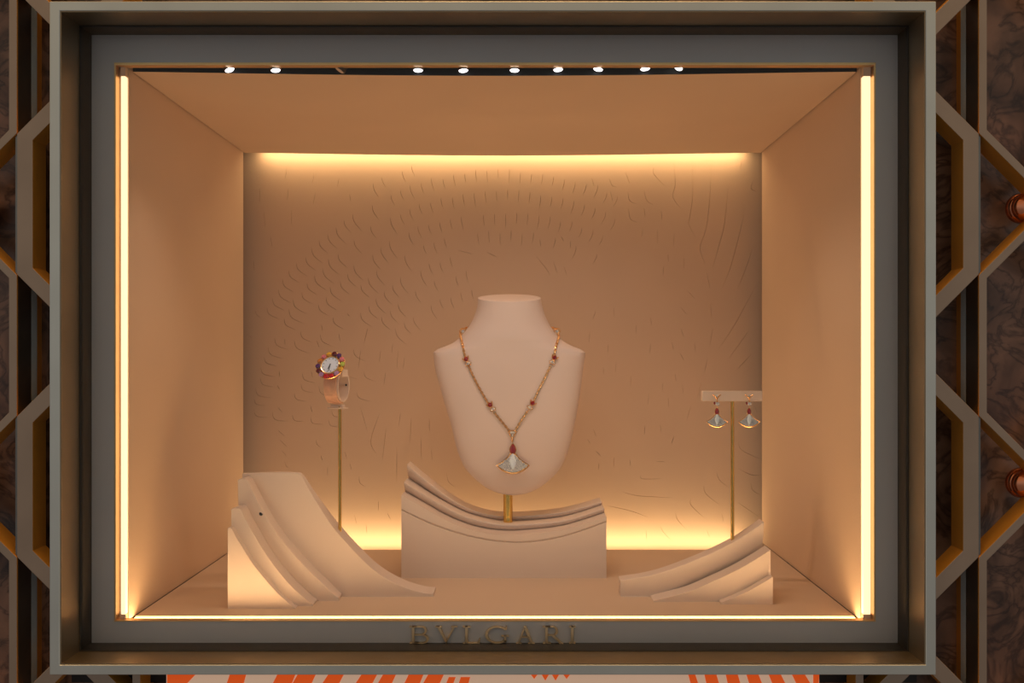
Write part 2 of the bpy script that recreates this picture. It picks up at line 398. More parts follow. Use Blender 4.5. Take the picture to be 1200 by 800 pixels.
# ---------------------------------------------------------------- spotlights in the ceiling slot
struct('trim_2', MB().box(XL, XR, 0.009, 0.0265, ZC + 0.045, ZC + 0.05), 'dark')   # track plate in the slot
spots = [(269, 81.5, -25, 0.9), (323, 82, -8, 1), (398, 82, 40, 1), (490, 82, 0, 1), (543, 82.3, -6, 1), (603, 82, 0, 1), (654, 81.3, -4, 1), (701, 80.8, 10, 1), (756, 80.3, -6, 1), (795, 78.5, 38, 1)]
names = ['small ceiling spotlight nearest the left side wall', 'second small ceiling spotlight from the left side wall', 'small ceiling spotlight turned edge-on, third from the left',
         'small ceiling spotlight fourth from the left, right of the edge-on one', 'small ceiling spotlight fifth from the left, left of the bust neck', 'small ceiling spotlight straight above the bust neck',
         'small ceiling spotlight just right of the one above the bust neck', 'small ceiling spotlight third from the right end of the row', 'small ceiling spotlight second from the right end of the row', 'small ceiling spotlight tipped sideways at the right end of the row']
for (px, py, tilt, k), lab in zip(spots, names):
    Y = 0.0175; c = P(px, py, Y)
    ax = Vector((-math.sin(math.radians(tilt)), -0.45 if px == 795 else -0.12, -1)).normalized()
    r = empty('spotlight', c)
    MB().lathe([(0.0052, -0.022), (0.0076, -0.018), (0.0078, 0.0), (0.0066, 0.0004)], c, ax, 20).tube([c - ax*0.02, Vector((c.x - ax.x*0.02, Y, ZC + 0.045))], 0.002, 8).build('housing', 'spot_body', r)
    if abs(tilt - 40) > 0.1:
        MB().lathe([(0.0064, 0.0003), (0.0058, 0.0012)], c, ax, 20).build('lens', 'lens', r)
    else:
        MB().lathe([(0.0064, 0.0003), (0.0058, 0.0012)], c, ax, 20).build('lens', 'holder', r)
    tag(r, lab, 'spotlight', 'row of spotlights along the ceiling slot')

def spot_lamp(px, target, power, size, col, blend=0.7, rad=0.006):
    l = bpy.data.lights.new('spot_beam', 'SPOT'); l.energy = power; l.color = col; l.spot_size = math.radians(size); l.spot_blend = blend; l.shadow_soft_size = rad
    o = bpy.data.objects.new('spot_beam', l); C.objects.link(o)
    o.location = Vector((PX(px, 0.0165), 0.0165, ZC - 0.008))
    o.rotation_euler = (Vector(target) - o.location).to_track_quat('-Z', 'Y').to_euler(); return o
WARM = (1.0, 0.72, 0.48); NEUT = (1.0, 0.73, 0.54)
K = 0.30
for px, tg, pw in [(269, P(320, 640, 0.12), 3.2), (323, P(390, 640, 0.15), 2.6), (490, P(590, 480, 0.33), 3.0), (543, P(560, 640, 0.28), 2.6), (603, P(600, 470, 0.33), 3.2),
                   (654, P(640, 640, 0.28), 2.6), (701, P(600, 450, 0.33), 3.0), (756, P(830, 650, 0.14), 2.8), (795, P(870, 560, 0.14), 2.4)]:
    spot_lamp(px, tg, pw * K, 95, NEUT)

def area(name, loc, rot, sx, sy, power, col):
    l = bpy.data.lights.new(name, 'AREA'); l.shape = 'RECTANGLE'; l.size = sx; l.size_y = sy; l.energy = power; l.color = col
    o = bpy.data.objects.new(name, l); C.objects.link(o); o.location = loc; o.rotation_euler = rot; return o
LED = (1.0, 0.64, 0.31)
# cove strips: above the ceiling's back edge and below the floor's back edge, facing the back wall
xm = (XL + XR)/2 + 0.0
area('cove_top', (xm, 0.632, ZC + 0.014), (math.radians(15), 0, 0), 0.95, 0.010, 0.72, LED)
area('cove_bottom', (xm, 0.622, ZF - 0.022), (math.radians(180 - 15), 0, 0), 0.95, 0.010, 1.0, LED)

# ---------------------------------------------------------------- window frame, gasket, glass
win = empty('window_1', P(577, 790, -0.09)); win['kind'] = 'structure'
YF = -0.09
fo = rect(58, 1.5, 1097, 790.5, YF); fi = rect(70, 12.5, 1085, 779, YF)
MB().ring(fo, fi, YF, 0.02).build('window_frame', 'silver', win, bevel=0.0008)
ins = 0.0015
fi2 = [(fi[0][0]+ins, fi[0][1]+ins), (fi[1][0]-ins, fi[1][1]+ins), (fi[2][0]-ins, fi[2][1]-ins), (fi[3][0]+ins, fi[3][1]-ins)]
MB().ring(fi, fi2, YF + 0.001, -0.036).build('frame_return', 'bronze', win)
g2 = [(fi[0][0]+0.003, fi[0][1]+0.003), (fi[1][0]-0.003, fi[1][1]+0.003), (fi[2][0]-0.003, fi[2][1]-0.003), (fi[3][0]+0.003, fi[3][1]-0.003)]
MB().ring(fi, g2, -0.036, 0.001).build('gasket', 'gasket', win)
MB().box(fi2[0][0], fi2[1][0], -0.034, -0.030, fi2[0][1], fi2[2][1]).build('glass_pane', 'glass', win)

# ---------------------------------------------------------------- shop lettering
def letters():
    root = empty('sign_lettering', P(579, 753.2, 0))
    tag(root, 'raised brass serif letters BVLGARI on the grey panel below the opening', 'sign')
    t0, t1 = -0.006, 0.0002
    def pol(*poly): return [(PX(440 + x/4.286, 0), PZ(710 + y/4.286, 0)) for x, y in poly]
    def letter(polys):
        mb = MB()
        for p in polys: mb.prism(pol(*p), t0, t1)
        mb.build('letter', 'letter', root, bevel=0.0004)
    def bar(x0, y0, x1, y1): return [(x0, y0), (x1, y0), (x1, y1), (x0, y1)]
    def arc(cx, cy, rx, ry, w0, w1, a0, a1, n=14):     # stroke thick at the sides (w1), thin at top/bottom (w0)
        out = []
        for i in range(n):
            q0 = math.radians(lerp(a0, a1, i/n)); q1 = math.radians(lerp(a0, a1, (i+1)/n))
            def o(q): return (cx + rx*math.cos(q), cy - ry*math.sin(q))
            def inn(q): return (cx + (rx - w1)*math.cos(q), cy - (ry - w0)*math.sin(q))
            out.append([o(q0), o(q1), inn(q1), inn(q0)])
        return out
    T, B, th, st = 97, 184, 6, 14
    letter([bar(172, T, 208, T+th), bar(172, B-th, 220, B), bar(184, T, 184+st, B), bar(198, T, 236, T+th), bar(198, 137, 236, 143), bar(198, B-th, 240, B)]
           + arc(234, 118.5, 26, 21.5, th, 12, 90, -90) + arc(238, 161, 32, 23, th, 13, 90, -90))
    letter([bar(302, T, 336, T+th-1), bar(382, T, 412, T+th-1), [(310, T), (326, T), (362, 176), (356, B)], [(392, T), (402, T), (356, B), (352, 178)]])
    letter([bar(440, T, 478, T+th), bar(451, T, 465, B), bar(440, B-th, 525, B), [(525, B), (512, B-th), (522, B-26), (527, B-26)]])
    letter(arc(612, 140.5, 62, 44, 7, 15, 38, 322) + [bar(645, 143, 658, 176), bar(632, 143, 669, 149), [(661, 113), (655, 113), (655, 97), (661, 97)], bar(646, 168, 658, 178)])
    letter([[(748, T), (756, T), (722, B), (714, B)], [(744, T+2), (757, T-1), (793, B), (777, B)], bar(730, 148, 776, 154), bar(706, B-5, 734, B), bar(766, B-5, 800, B)])
    letter([bar(840, T, 880, T+th), bar(852, T, 852+st, B), bar(840, B-th, 880, B), bar(866, 139, 892, 145), bar(866, T, 892, T+th)]
           + arc(890, 121, 27, 24, th, 13, 90, -90) + [[(882, 143), (898, 141), (934, 178), (944, B), (924, B)]])
    letter([bar(972, T, 1004, T+th), bar(981, T, 995, B), bar(972, B-th, 1004, B)])
letters()

# ---------------------------------------------------------------- outer facade: marble, lattice
YL = -0.05; YM = 0.02; TL = 0.038
w = MB()
def wb(x0, y0, x1, y1): 
    a = PX(x0, YL); b = PX(x1, YL); w.box(a, b, YM, YM + 0.03, PZ(y1, YL), PZ(y0, YL))
ox0 = VX + fo[0][0]*F/(YL + D0); ox1 = VX + fo[1][0]*F/(YL + D0)
oy1 = VY - (fo[0][1] - CZ)*F/(YL + D0); oy0 = VY - (fo[2][1] - CZ)*F/(YL + D0)
wb(-250, -250, ox0, 1050); wb(ox1, -250, 1450, 1050); wb(ox0, -250, ox1, oy0); wb(ox0, oy1, ox1, 1050)
struct('wall_outer', w, 'marble')

def hexa(cx, cy, hw, hs, inset=0):
    a = hw - inset; b = hs - inset*math.tan(math.radians(22.5))
    pts = [(cx - a, cy + b), (cx, cy + b + a), (cx + a, cy + b), (cx + a, cy - b), (cx, cy - b - a), (cx - a, cy - b)]
    return [(PX(x, YL), PZ(y, YL)) for x, y in pts]
FR = (fo[0][0] - 0.0003, fo[1][0] + 0.0003, fo[0][1] - 0.0003, fo[2][1] + 0.0003)
def lattice(label, big, small, knobs, posts, grp):
    bx, by = big[0]
    root = empty('lattice_screen', P(bx, 830, YL))
    for cx, cy in big:
        MB().ring(hexa(cx, cy, 67.3, 82.5), hexa(cx, cy, 67.3, 82.5, 18.3), YL, YL + TL, 0, 1, 1).cut_rect(*FR).build('hexagon_frame', ['lattice', 'brass'], root, smooth=0, bevel=0.0006)
    for cx, cy in small:
        MB().ring(hexa(cx, cy, 67.0, 82.5), hexa(cx, cy, 67.0, 82.5, 9.3), YL, YL + TL, 0, 1, 1).cut_rect(*FR).build('hexagon_frame', ['lattice', 'brass'], root, smooth=0, bevel=0.0006)
    for cx, cy in knobs:
        c = P(cx, cy, YL)
        MB().lathe([(0.004, 0.062), (0.004, 0.05), (0.016, 0.049), (0.0195, 0.046), (0.0205, 0.042), (0.019, 0.037), (0.0165, 0.035), (0.0178, 0.032), (0.0168, 0.026), (0.013, 0.0215), (0.007, 0.0195), (0.002, 0.019)], c, (0, 1, 0), 32).build('knob', 'copper', root)
    for x0, x1 in posts:
        a, b = PX(x0, YL), PX(x1, YL); z0, z1 = PZ(960, YL), PZ(-160, YL)
        if FR[0] < a < FR[1]: z1 = FR[2]
        post = MB().box(a, b, YL + 0.003, YL + 0.040, z0, z1).build('post', 'steel', root, bevel=0.0003)
        MB().box(a, b, YL + 0.040, YL + 0.056, z0, z1).build('chrome_strip', 'chrome', post)  # stretch of the post's polished face coloured as its blue reflection
        MB().box(a, b, YL + 0.056, YM, z0, z1).build('brass_strip', 'brass', post)  # orange reflection on the same post face, put in as colour
    tag(root, label, 'lattice screen', grp)
per = 331
lattice('bronze hexagon lattice on marble to the left of the window', [(87.3, 239 + per*k) for k in (-1, 0, 1, 2)], [(-47.3, 73.5 + per*k) for k in (0, 1, 2)] + [(222, 735.5)],
        [(-47.3, 239), (-47.3, 570)], [(16.6, 19.8), (155.0, 158)], 'bronze lattice screens')
lattice('bronze hexagon lattice with copper knobs to the right of the window', [(1079.7, 239 + per*k) for k in (-1, 0, 1, 2)], [(1214.3, 73.5 + per*k) for k in (0, 1, 2)] + [(945, 735.5)],
        [(1214.3, 239), (1214.3, 570)], [(1147.2, 1150.4), (1009, 1012)], 'bronze lattice screens')

# printed panel below the window
Yp = YL - 0.004
pm = MB().box(PX(195, Yp), PX(960, Yp), Yp, Yp + 0.006, PZ(880, Yp), PZ(787, Yp), 0)
def mark(poly):
    pm.prism([(PX(x, Yp), PZ(y, Yp)) for x, y in poly], Yp - 0.0006, Yp + 0.001, 1)
mark([(196, 787), (232, 787), (214, 806), (203, 830), (196, 830)])
for x0, x1, dx in [(270, 289, -8), (326, 347, -12), (350, 371, -14), (386, 404, -16), (425, 443, -16), (450, 465, -14), (480, 497, -12), (503, 521, -14), (526, 534, -8), (540, 551, -6)]:
    top = 788 if x0 < 520 else 793
    mark([(x0, top), (x1, top), (x1 + dx*0.6, 806), (x1 + dx*2.2, 830), (x0 + dx*2.6, 836), (x0 + dx*1.0, 812)])
for x in (626, 639, 651, 664): mark([(x - 6, 787), (x + 6, 787), (x, 798 - abs(x - 645)*0.15)])
for x0, x1, dx in [(806, 814, 6), (825, 839, 5), (850, 864, 5), (874, 888, 7), (900, 914, 9), (927, 942, 11), (953, 960, 0)]:
    mark([(x0, 788), (x1, 788), (min(959, x1 + dx), 806), (min(959, x1 + dx*1.5), 830), (x0 + dx*2, 830), (x0 + dx*0.8, 806)])
o = pm.build('printed_panel', ['poster_cream', 'poster_orange'], None, smooth=0)
tag(o, 'cream panel printed with orange leaf strokes under the window frame', 'panel')

# ---------------------------------------------------------------- stepped risers
def tier(root, top_px, Yf, Yb, front=None, groove=0.0, xl_px=None, xr_px=None, z0=ZF, cove=0.0, n=60, bevel=0.0012, backfrac=1.0):
    top = sorted([(P(x, y, Yf).x, P(x, y, Yf).z) for x, y in top_px])
    xl = PX(xl_px, Yf) if xl_px else top[0][0]; xr = PX(xr_px, Yf) if xr_px else top[-1][0]
    cols = []
    NR = 7
    for i in range(n + 1):
        x = lerp(xl, xr, i/n); zt = max(z0 + 0.0012, curve_at(top, x))
        zf = z0 if front is None else min(zt - 0.001, max(z0, front(x)))
        c = cove * min(1, max(0, (zf - z0)/0.02)) * min(1, (zt - zf)/0.03) if front else 0
        col = [(x, Yf + c, z0)]
        for k in range(NR):
            u = k/(NR - 1)
            if groove and k == 0: col += [(x, Yf, zf - 0.0016), (x, Yf + groove, zf - 0.0004), (x, Yf + groove, zf + 0.0006), (x, Yf, zf + 0.0014)]
            else: col.append((x, Yf + c*(1 - u)**2.0, lerp(zf, zt, u) if front else lerp(z0, zt, (u*0.98 + 0.02))))
        yb = Yb((zt - z0)/(max(v for _, v in top) - z0)) if callable(Yb) else Yb
        col.append((x, yb, zt)); col.append((x, yb, z0)); cols.append(col)
    m = len(cols[0]); vs = [v for c in cols for v in c]; fs = []
    for i in range(n):
        for k in range(m):
            a = i*m + k; b = i*m + (k + 1) % m
            fs.append((a, b, b + m, a + m))
    fs.append(tuple(range(m))); fs.append(tuple(range(n*m + m - 1, n*m - 1, -1)))
    MB().add(vs, fs).build('tier', 'riser', root, smooth=38, bevel=bevel)
    return lambda x: curve_at(top, x) if top[0][0] <= x <= top[-1][0] + 1e-6 else (z0 - 1 if top[-1][0] < x or True else 0)

def cr(sx, x0, y0, pts): return [(x0 + x/sx, y0 + y/sx) for x, y in pts]
# left riser
LR = empty('display_riser', (PX(385, 0.12), 0.12, ZF))
tag(LR, 'ivory riser of curved ramps descending to the right, under the watch stand', 'display riser', 'ivory stepped display risers')
q = lambda p: cr(4.444, 250, 540, p)
f1 = tier(LR, q([(75, 350), (92, 350), (120, 400), (150, 447), (200, 528), (250, 592), (300, 650), (350, 703), (400, 747), (428, 768)]), 0.078, 0.104)
f2 = tier(LR, q([(93, 250), (140, 250), (165, 300), (200, 362), (250, 447), (300, 522), (350, 588), (400, 645), (450, 693), (500, 735), (518, 746)]), 0.093, 0.135, f1, cove=0.0)
f3 = tier(LR, q([(127, 98), (175, 98), (210, 170), (250, 245), (300, 332), (350, 402), (400, 462), (450, 520), (520, 592), (590, 658), (640, 705), (652, 712)]), 0.124, 0.165, f2, cove=0.004)
f4 = tier(LR, q([(150, 66), (450, 66), (475, 105), (500, 150), (560, 250), (620, 340), (680, 412), (750, 487), (820, 555), (900, 612), (1000, 660), (1100, 688), (1146, 690)]), 0.151, lambda t: 0.151 + 0.014 + 0.031*min(1, (1 - t)/0.45), f3, cove=0.006)
MB().lathe([(0.0028, 0), (0.0028, 0.0005)], P(305.8, 602, 0.1235), (0.45, -0.75, 0.5), 16).build('peg_hole', 'dark', LR)
# centre riser
CRs = empty('display_riser', (PX(590, 0.35), 0.35, ZF))
tag(CRs, 'ivory block riser with concave stepped top under the necklace bust', 'display riser', 'ivory stepped display risers')
q = lambda p: cr(4.444, 455, 535, p)
top1 = sorted([(P(x, y, 0.28).x, P(x, y, 0.28).z) for x, y in q([(66, 273), (200, 337), (350, 392), (500, 428), (650, 444), (780, 437), (900, 415), (1020, 378), (1138, 335)])])
g2 = tier(CRs, q([(68, 200), (180, 262), (300, 330), (450, 385), (600, 407), (750, 400), (900, 382), (1010, 352), (1136, 312)]), 0.280, 0.338, lambda x: curve_at(top1, x), groove=0.003)
g3 = tier(CRs, q([(82, 130), (200, 205), (300, 262), (400, 310), (500, 338), (600, 353), (750, 350), (900, 335), (1000, 310), (1126, 268)]), 0.316, 0.385, g2, cove=0.026)
g4 = tier(CRs, q([(97, 40), (150, 85), (250, 165), (300, 203), (400, 262), (500, 296), (600, 310), (750, 306), (900, 290), (1000, 268), (1114, 235)]), 0.355, 0.410, g3, cove=0.028)
# right riser
RR = empty('display_riser', (PX(830, 0.13), 0.13, ZF))
tag(RR, 'ivory riser of curved ramps rising to the right, under the earring stand', 'display riser', 'ivory stepped display risers')
q = lambda p: cr(5.714, 710, 600, p)
def leftsafe(f, x_end):
    return f
h1 = tier(RR, q([(772, 604), (850, 575), (950, 530), (1030, 485), (1118, 432)]), 0.104, 0.122)
h2 = tier(RR, q([(318, 592), (430, 565), (560, 530), (700, 470), (800, 425), (900, 375), (1000, 317), (1103, 252)]), 0.119, 0.155, h1, cove=0.004)
h3 = tier(RR, q([(97, 456), (250, 432), (370, 403), (520, 350), (700, 275), (800, 227), (900, 172), (980, 119), (1059, 63)]), 0.151, 0.181, h2, cove=0.010, bevel=0.002)

# ---------------------------------------------------------------- bust
prof = [(349, 560, 634, .043, .043, .362, 2.0), (360, 559, 636, .044, .044, .362, 2.0), (372, 555, 640, .045, .045, .361, 2.0), (382, 549.5, 645, .046, .044, .360, 2.1), (390, 543, 651, .047, .042, .358, 2.2),
        (397, 537, 657, .047, .039, .356, 2.3), (402, 530, 664, .046, .035, .355, 2.4), (406, 521, 672, .045, .030, .354, 2.6), (409, 513, 680, .044, .026, .353, 2.8), (413, 507.8, 686, .043, .022, .352, 3.0),
        (431, 510, 683.5, .043, .018, .350, 3.0), (465, 519, 679, .042, .016, .347, 3.0), (499, 529, 673, 0.039, 0.014, 0.344, 3),
        (520, 534, 668, 0.036, 0.013, 0.342, 3),
        (534, 538.5, 663.5, 0.033, 0.012, 0.341, 2.9),
        (546, 544, 658, 0.03, 0.011, 0.34, 2.9),
        (554, 550.2, 651.8, 0.027, 0.011, 0.339, 2.8),
        (561, 557, 645, 0.024, 0.01, 0.339, 2.7),
        (568, 565.5, 636.5, 0.02, 0.009, 0.338, 2.6),
        (573, 573.5, 628.5, 0.016, 0.008, 0.338, 2.5),
        (576.5, 581.5, 620.5, 0.012, 0.007, 0.337, 2.4),
        (578.6, 589, 613, 0.008, 0.005, 0.337, 2.2),
        (579.9, 598, 604, 0.004, 0.003, 0.337, 2)]
NS = 64
def section(row, tilt=0.0, sh=1.0, dz=0.0):
    py, l, r, af, ab, y0, ex = row
    d = (y0 + D0)/F; c = ((l + r)/2 - VX)*d; hw = (r - l)/2*d*sh; z = CZ - (py - VY)*d
    out = []
    for k in range(NS):
        t = 2*PI*k/NS; cs, sn = math.cos(t), math.sin(t)
        x = c + hw*math.copysign(abs(cs)**(2/ex), cs); a = af if sn < 0 else ab
        y = y0 + a*sh*math.copysign(abs(sn)**(2/ex), sn)
        out.append((x, y, z + (y - y0)*tilt + dz))
    return out
rows = []
ts = []
for i in range(len(prof) - 1):
    nsub = 5 if 9 < i < 14 else 3
    for k in range(nsub): ts.append(i + k/nsub)
ts.append(len(prof) - 1)
def prow(t):
    i = min(int(t), len(prof) - 2); f = t - i
    p0 = prof[max(0, i-1)]; p1 = prof[i]; p2 = prof[i+1]; p3 = prof[min(len(prof)-1, i+2)]
    out = []
    for a, b, c, d in zip(p0, p1, p2, p3):
        if i in (8, 9): out.append(lerp(b, c, f))
        else: out.append(0.5*(2*b + (c-a)*f + (2*a-5*b+4*c-d)*f*f + (3*b-a-3*c+d)*f**3))
    return out
TL_ = 0.20
secs = [section(prof[0], TL_, 0.0001, 0.0008), section(prof[0], TL_, 0.6, 0.0008), section(prof[0], TL_, 0.93, 0.0008), section(prof[0], TL_, 0.985, 0.0002)]
for t in ts:
    r = prow(t); tl = TL_ * max(0, 1 - t/3.0)
    secs.append(section(r, tl))
vs = [v for s in secs for v in s]; fs = []
for i in range(len(secs) - 1):
    for k in range(NS): fs.append((i*NS + k, i*NS + (k+1) % NS, (i+1)*NS + (k+1) % NS, (i+1)*NS + k))
fs.append(tuple(range((len(secs)-1)*NS, len(secs)*NS)))
BU = empty('necklace_bust', (PX(595.5, 0.343), 0.343, PZ(613.5, 0.343)))
tag(BU, 'ivory suede necklace bust on a short brass post above the centre riser', 'necklace bust')
bmesh_bust = MB().add(vs, fs); bvh = BVHTree.FromPolygons(bmesh_bust.v, bmesh_bust.f)
bmesh_bust.build('bust_form', 'bust', BU, smooth=50)
pz0 = PZ(614.2, 0.343); pz1 = PZ(572, 0.337)
xc = PX(595.3, 0.343)
MB().lathe([(0.0078, 0), (0.0078, pz1 - pz0)], (xc, 0.343, pz0), (0, 0, 1), 32).build('post', 'gold', BU)

# ---------------------------------------------------------------- jewels
cam = Vector((0, -D0, CZ))
def hit(px, py):
    d = (P(px, py, 0.3) - cam).normalized()
    h = bvh.ray_cast(cam, d)
    return (h[0], h[1] if h[1].dot(d) < 0 else -h[1]) if h[0] is not None else (P(px, py, 0.352), Vector((0, -1, 0)))

def gem_drop(mb, c, h, w, t, mi=0):          # teardrop, point up, facing -Y
    c = Vector(c); n = 14; rim = []; tab = []
    for k in range(n):
        q_ = 2*PI*k/n
        x = math.sin(q_)*w/2*(1 - 0.45*max(0, math.cos(q_))) ; z = math.cos(q_)*h/2
        rim.append(c + Vector((x, 0, z))); tab.append(c + Vector((x*0.55, -t, z*0.55)))
    bk = [c + Vector((0, t*0.6, 0))]
    vs = rim + tab + bk; fs = [(k, (k+1) % n, n + (k+1) % n, n + k) for k in range(n)] + [tuple(n + k for k in range(n))] + [(2*n, (k+1) % n, k) for k in range(n)]
    mb.add(vs, fs, mi)

def fan_jewel(parent_maker, c, s):
    """fan-shaped drop; c = top reference point, s = half width (m). returns frame object"""
    c = Vector(c)
    def L(x, z, y=0.0): return c + Vector((x*s, y*s, z*s))
    left = [(-0.17, 0.0), (-0.34, -0.24), (-0.60, -0.46), (-0.97, -0.68)]
    arc = [(-0.97 + 1.94*i/10, -0.68 - 0.47*math.sin(PI*i/10)**0.85) for i in range(1, 10)]
    right = [(-x, z) for x, z in reversed(left)]
    out = left + arc + right
    fr = MB()
    fr.tube([L(x, z) for x, z in out], 0.05*s, 6, closed=True)
    fr.tube([L(x*0.72, z - 0.12) for x, z in left] + [L(-0.34, -0.95)], 0.022*s, 5)
    fr.tube([L(-x*0.72, z - 0.12) for x, z in left] + [L(0.34, -0.95)], 0.022*s, 5)
    fr.prism([(c.x + x*s, c.z + z*s) for x, z in out], c.y + 0.05*s, c.y + 0.10*s)
    fr.tube([L(0.2*math.sin(a)*(1 - 0.45*max(0, math.cos(a))), 0.30 + 0.33*math.cos(a), 0.02) for a in [2*PI*k/16 for k in range(16)]], 0.035*s, 5, closed=True)
    frame = parent_maker(fr)
    pv = MB(); pv.prism([(c.x + x*s*0.95, c.z + (z - 0.4)*s*0.95 + 0.4*s) for x, z in out], c.y - 0.02*s, c.y + 0.05*s)
    for i in range(-9, 10):
        for j in range(12):
            x = i*0.105 + (0.05 if j % 2 else 0); z = -0.12 - j*0.088
            ok = abs(x) < 0.90 and z > -0.62 - 0.47*math.cos(x*PI/2)*0.85 and z < -0.02 - 0.72*abs(x) and abs(x) > 0.22*max(0, 1 - abs(z + 0.42)/0.55)
            if ok: pv.ball(L(x, z, -0.03), 0.052*s, 6, 4)
    pv.build('pave', 'pave', frame, smooth=0)
    pr = MB(); n = 20
    pts = []
    for k in range(n):
        a = 2*PI*k/n; pts.append((0.20*math.sin(a)*abs(math.sin(a))**0.3*(1.05 - 0.25*abs(math.cos(a))), -0.42 + 0.52*math.cos(a)))
    vs = [L(x, z, -0.03) for x, z in pts] + [L(x*0.6, -0.42 + (z + 0.42)*0.75, -0.12) for x, z in pts] + [L(x, z, 0.03) for x, z in pts]
    fs = [(k, (k+1) % n, n + (k+1) % n, n + k) for k in range(n)] + [tuple(range(n, 2*n))] + [(2*n + k, 2*n + (k+1) % n, (k+1) % n, k) for k in range(n)]
    pr.add(vs, fs).build('pearl', 'pearl', frame, smooth=40)
    gm = MB(); gem_drop(gm, L(0, 0.30, -0.02), 0.64*s, 0.40*s, 0.12*s)
    gm.build('red_gem', 'red', frame, smooth=0)
    return frame

# necklace
NK = empty('necklace', hit(600, 500)[0])
tag(NK, 'gold chain necklace with red gems and a fan pendant, hung round the ivory bust', 'necklace')
def chain_path(keys):
    out = []
    pts = [(float(x), float(y)) for x, y in keys]
    for i in range(len(pts) - 1):
        p0 = pts[max(0, i-1)]; p1 = pts[i]; p2 = pts[i+1]; p3 = pts[min(len(pts)-1, i+2)]
        for k in range(16):
            t = k/16
            out.append(tuple(0.5*((2*b) + (c-a)*t + (2*a-5*b+4*c-d)*t*t + (3*b-a-3*c+d)*t**3) for a, b, c, d in zip(p0, p1, p2, p3)))
    out.append(pts[-1])
    return out
def surf(pts, off=0.0022):
    r = []
    for x, y in pts:
        p, n = hit(x, y); r.append((p + n*off, n))
    return r
ch = MB()
gaps = [(547, 423), (575, 477), (648.5, 421), (623, 475)]
def links(keys, z_start=True):
    sp = surf(chain_path(keys)); pts = [p for p, n in sp]
    # walk along
    acc = 0; step = 0.0036; k = 0; last = pts[0]
    for i in range(1, len(pts)):
        seg = (pts[i] - pts[i-1]); L_ = seg.length
        if L_ > 0.03: continue
        pos = 0
        while acc + (L_ - pos) >= step:
            pos += step - acc; acc = 0
            p = pts[i-1] + seg*(pos/L_); t = seg.normalized(); n = sp[i][1]
            sc = [(VX + p.x*F/(p.y + D0), VY - (p.z - CZ)*F/(p.y + D0))]
            if min(math.hypot(sc[0][0]-gx, sc[0][1]-gy - 3) for gx, gy in gaps) < 4.5: continue
            b = n.cross(t).normalized() if k % 2 == 0 else n
            k += 1
            ring = [p + t*0.0027*math.cos(a) + b*0.0017*math.sin(a) for a in [2*PI*j/8 for j in range(8)]]
            ch.tube(ring, 0.00085, 5, closed=True)
        acc += L_ - pos
links([(541, 386), (540, 390), (541.5, 399), (544, 412), (547, 423), (553, 437), (561, 453), (569, 467), (575, 477), (583, 487.5), (592, 498.5), (599, 507)])
links([(653, 386), (654.5, 390), (653, 399), (650, 412), (648, 421), (641, 437), (633, 453), (627, 466), (623, 475), (615, 486), (608, 497), (602, 507)])
# back of the neck
pa = hit(541.5, 387)[0]; pb = hit(652.5, 387)[0]
arcpts = []
for i in range(41):
    u = i/40; a = PI*u
    x = lerp(pa.x, pb.x, u) ; z = lerp(pa.z, pb.z, u) + 0.012*math.sin(a)
    arcpts.append(Vector(((pa.x + pb.x)/2 - (pb.x - pa.x)/2*math.cos(a)*1.02, max(pa.y, 0.345) + 0.066*math.sin(a)**0.8, z)))
for i, p in enumerate(arcpts[1:-1], 1):
    t = (arcpts[i+1] - arcpts[i-1]).normalized(); b = Vector((0, 0, 1)) if i % 2 else t.cross(Vector((0, 0, 1))).normalized()
    ch.tube([p + t*0.0034*math.cos(a) + b*0.0017*math.sin(a) for a in [2*PI*j/8 for j in range(8)]], 0.00085, 5, closed=True)
ch.build('chain', 'jgold', NK, smooth=60)
def station(px, py, tx, ty, s=0.0056):
    p, n = hit(px, py); p2, _ = hit(px + tx*4, py + ty*4)
    dn = (p2 - p).normalized(); b = n.cross(dn).normalized(); p = p + n*0.003
    def L(x, z, o=0): return p + b*x*s - dn*z*s + n*o*s
    fr = MB()
    fr.tube([L(-1.0, 0.9), L(-0.45, 0.55), L(0, 1.1), L(0.45, 0.55), L(1.0, 0.9), L(0.55, -0.1), L(0, -0.5), L(-0.55, -0.1)], 0.2*s, 6, closed=True)
    fr.tube([L(0, -0.55), L(-0.95, -1.35), L(-0.5, -1.75), L(0, -1.6), L(0.5, -1.75), L(0.95, -1.35)], 0.14*s, 6, closed=True)
    st = fr.build('fan_link', 'jgold', NK, smooth=60)
    g = MB(); g.ball((0, 0, 0), 1, 7, 5, (0.62*s, 0.5*s, 0.7*s))
    g.xform(Matrix.Translation(L(0, 0.25, 0.2)) @ Matrix((b, -n, -dn)).transposed().to_4x4()); g.build('red_gem', 'red', st, smooth=0)
    d = MB()
    for x, z in ((0, -0.95), (-0.45, -1.3), (0.45, -1.3), (0, -1.38)): d.ball(L(x, z, 0.1), 0.28*s, 6, 4)
    d.build('pave', 'pave', st, smooth=0)
station(547, 421.5, 0.42, 0.9); station(575, 475, 0.55, 0.83); station(649, 420, -0.42, 0.9); station(623.5, 473, -0.55, 0.83)
def end_station(px, py):
    p, n = hit(px, py); p = p + Vector((0, -0.003, 0)); s = 0.005
    fr = MB(); fr.tube([p + Vector((x*s, 0, z*s)) for x, z in ((-1, 0.2), (-0.3, 1.1), (0.8, 1.0), (1.1, 0.0), (0.2, -1.0), (-0.8, -0.7))], 0.2*s, 6, closed=True)
    st = fr.build('fan_link', 'jgold', NK, smooth=60)
    MB().ball(p + Vector((0.1*s, 0, 0.1*s)), 0.5*s, 7, 5).build('pave', 'pave', st, smooth=0)
end_station(542, 388.5); end_station(652.5, 388.5)
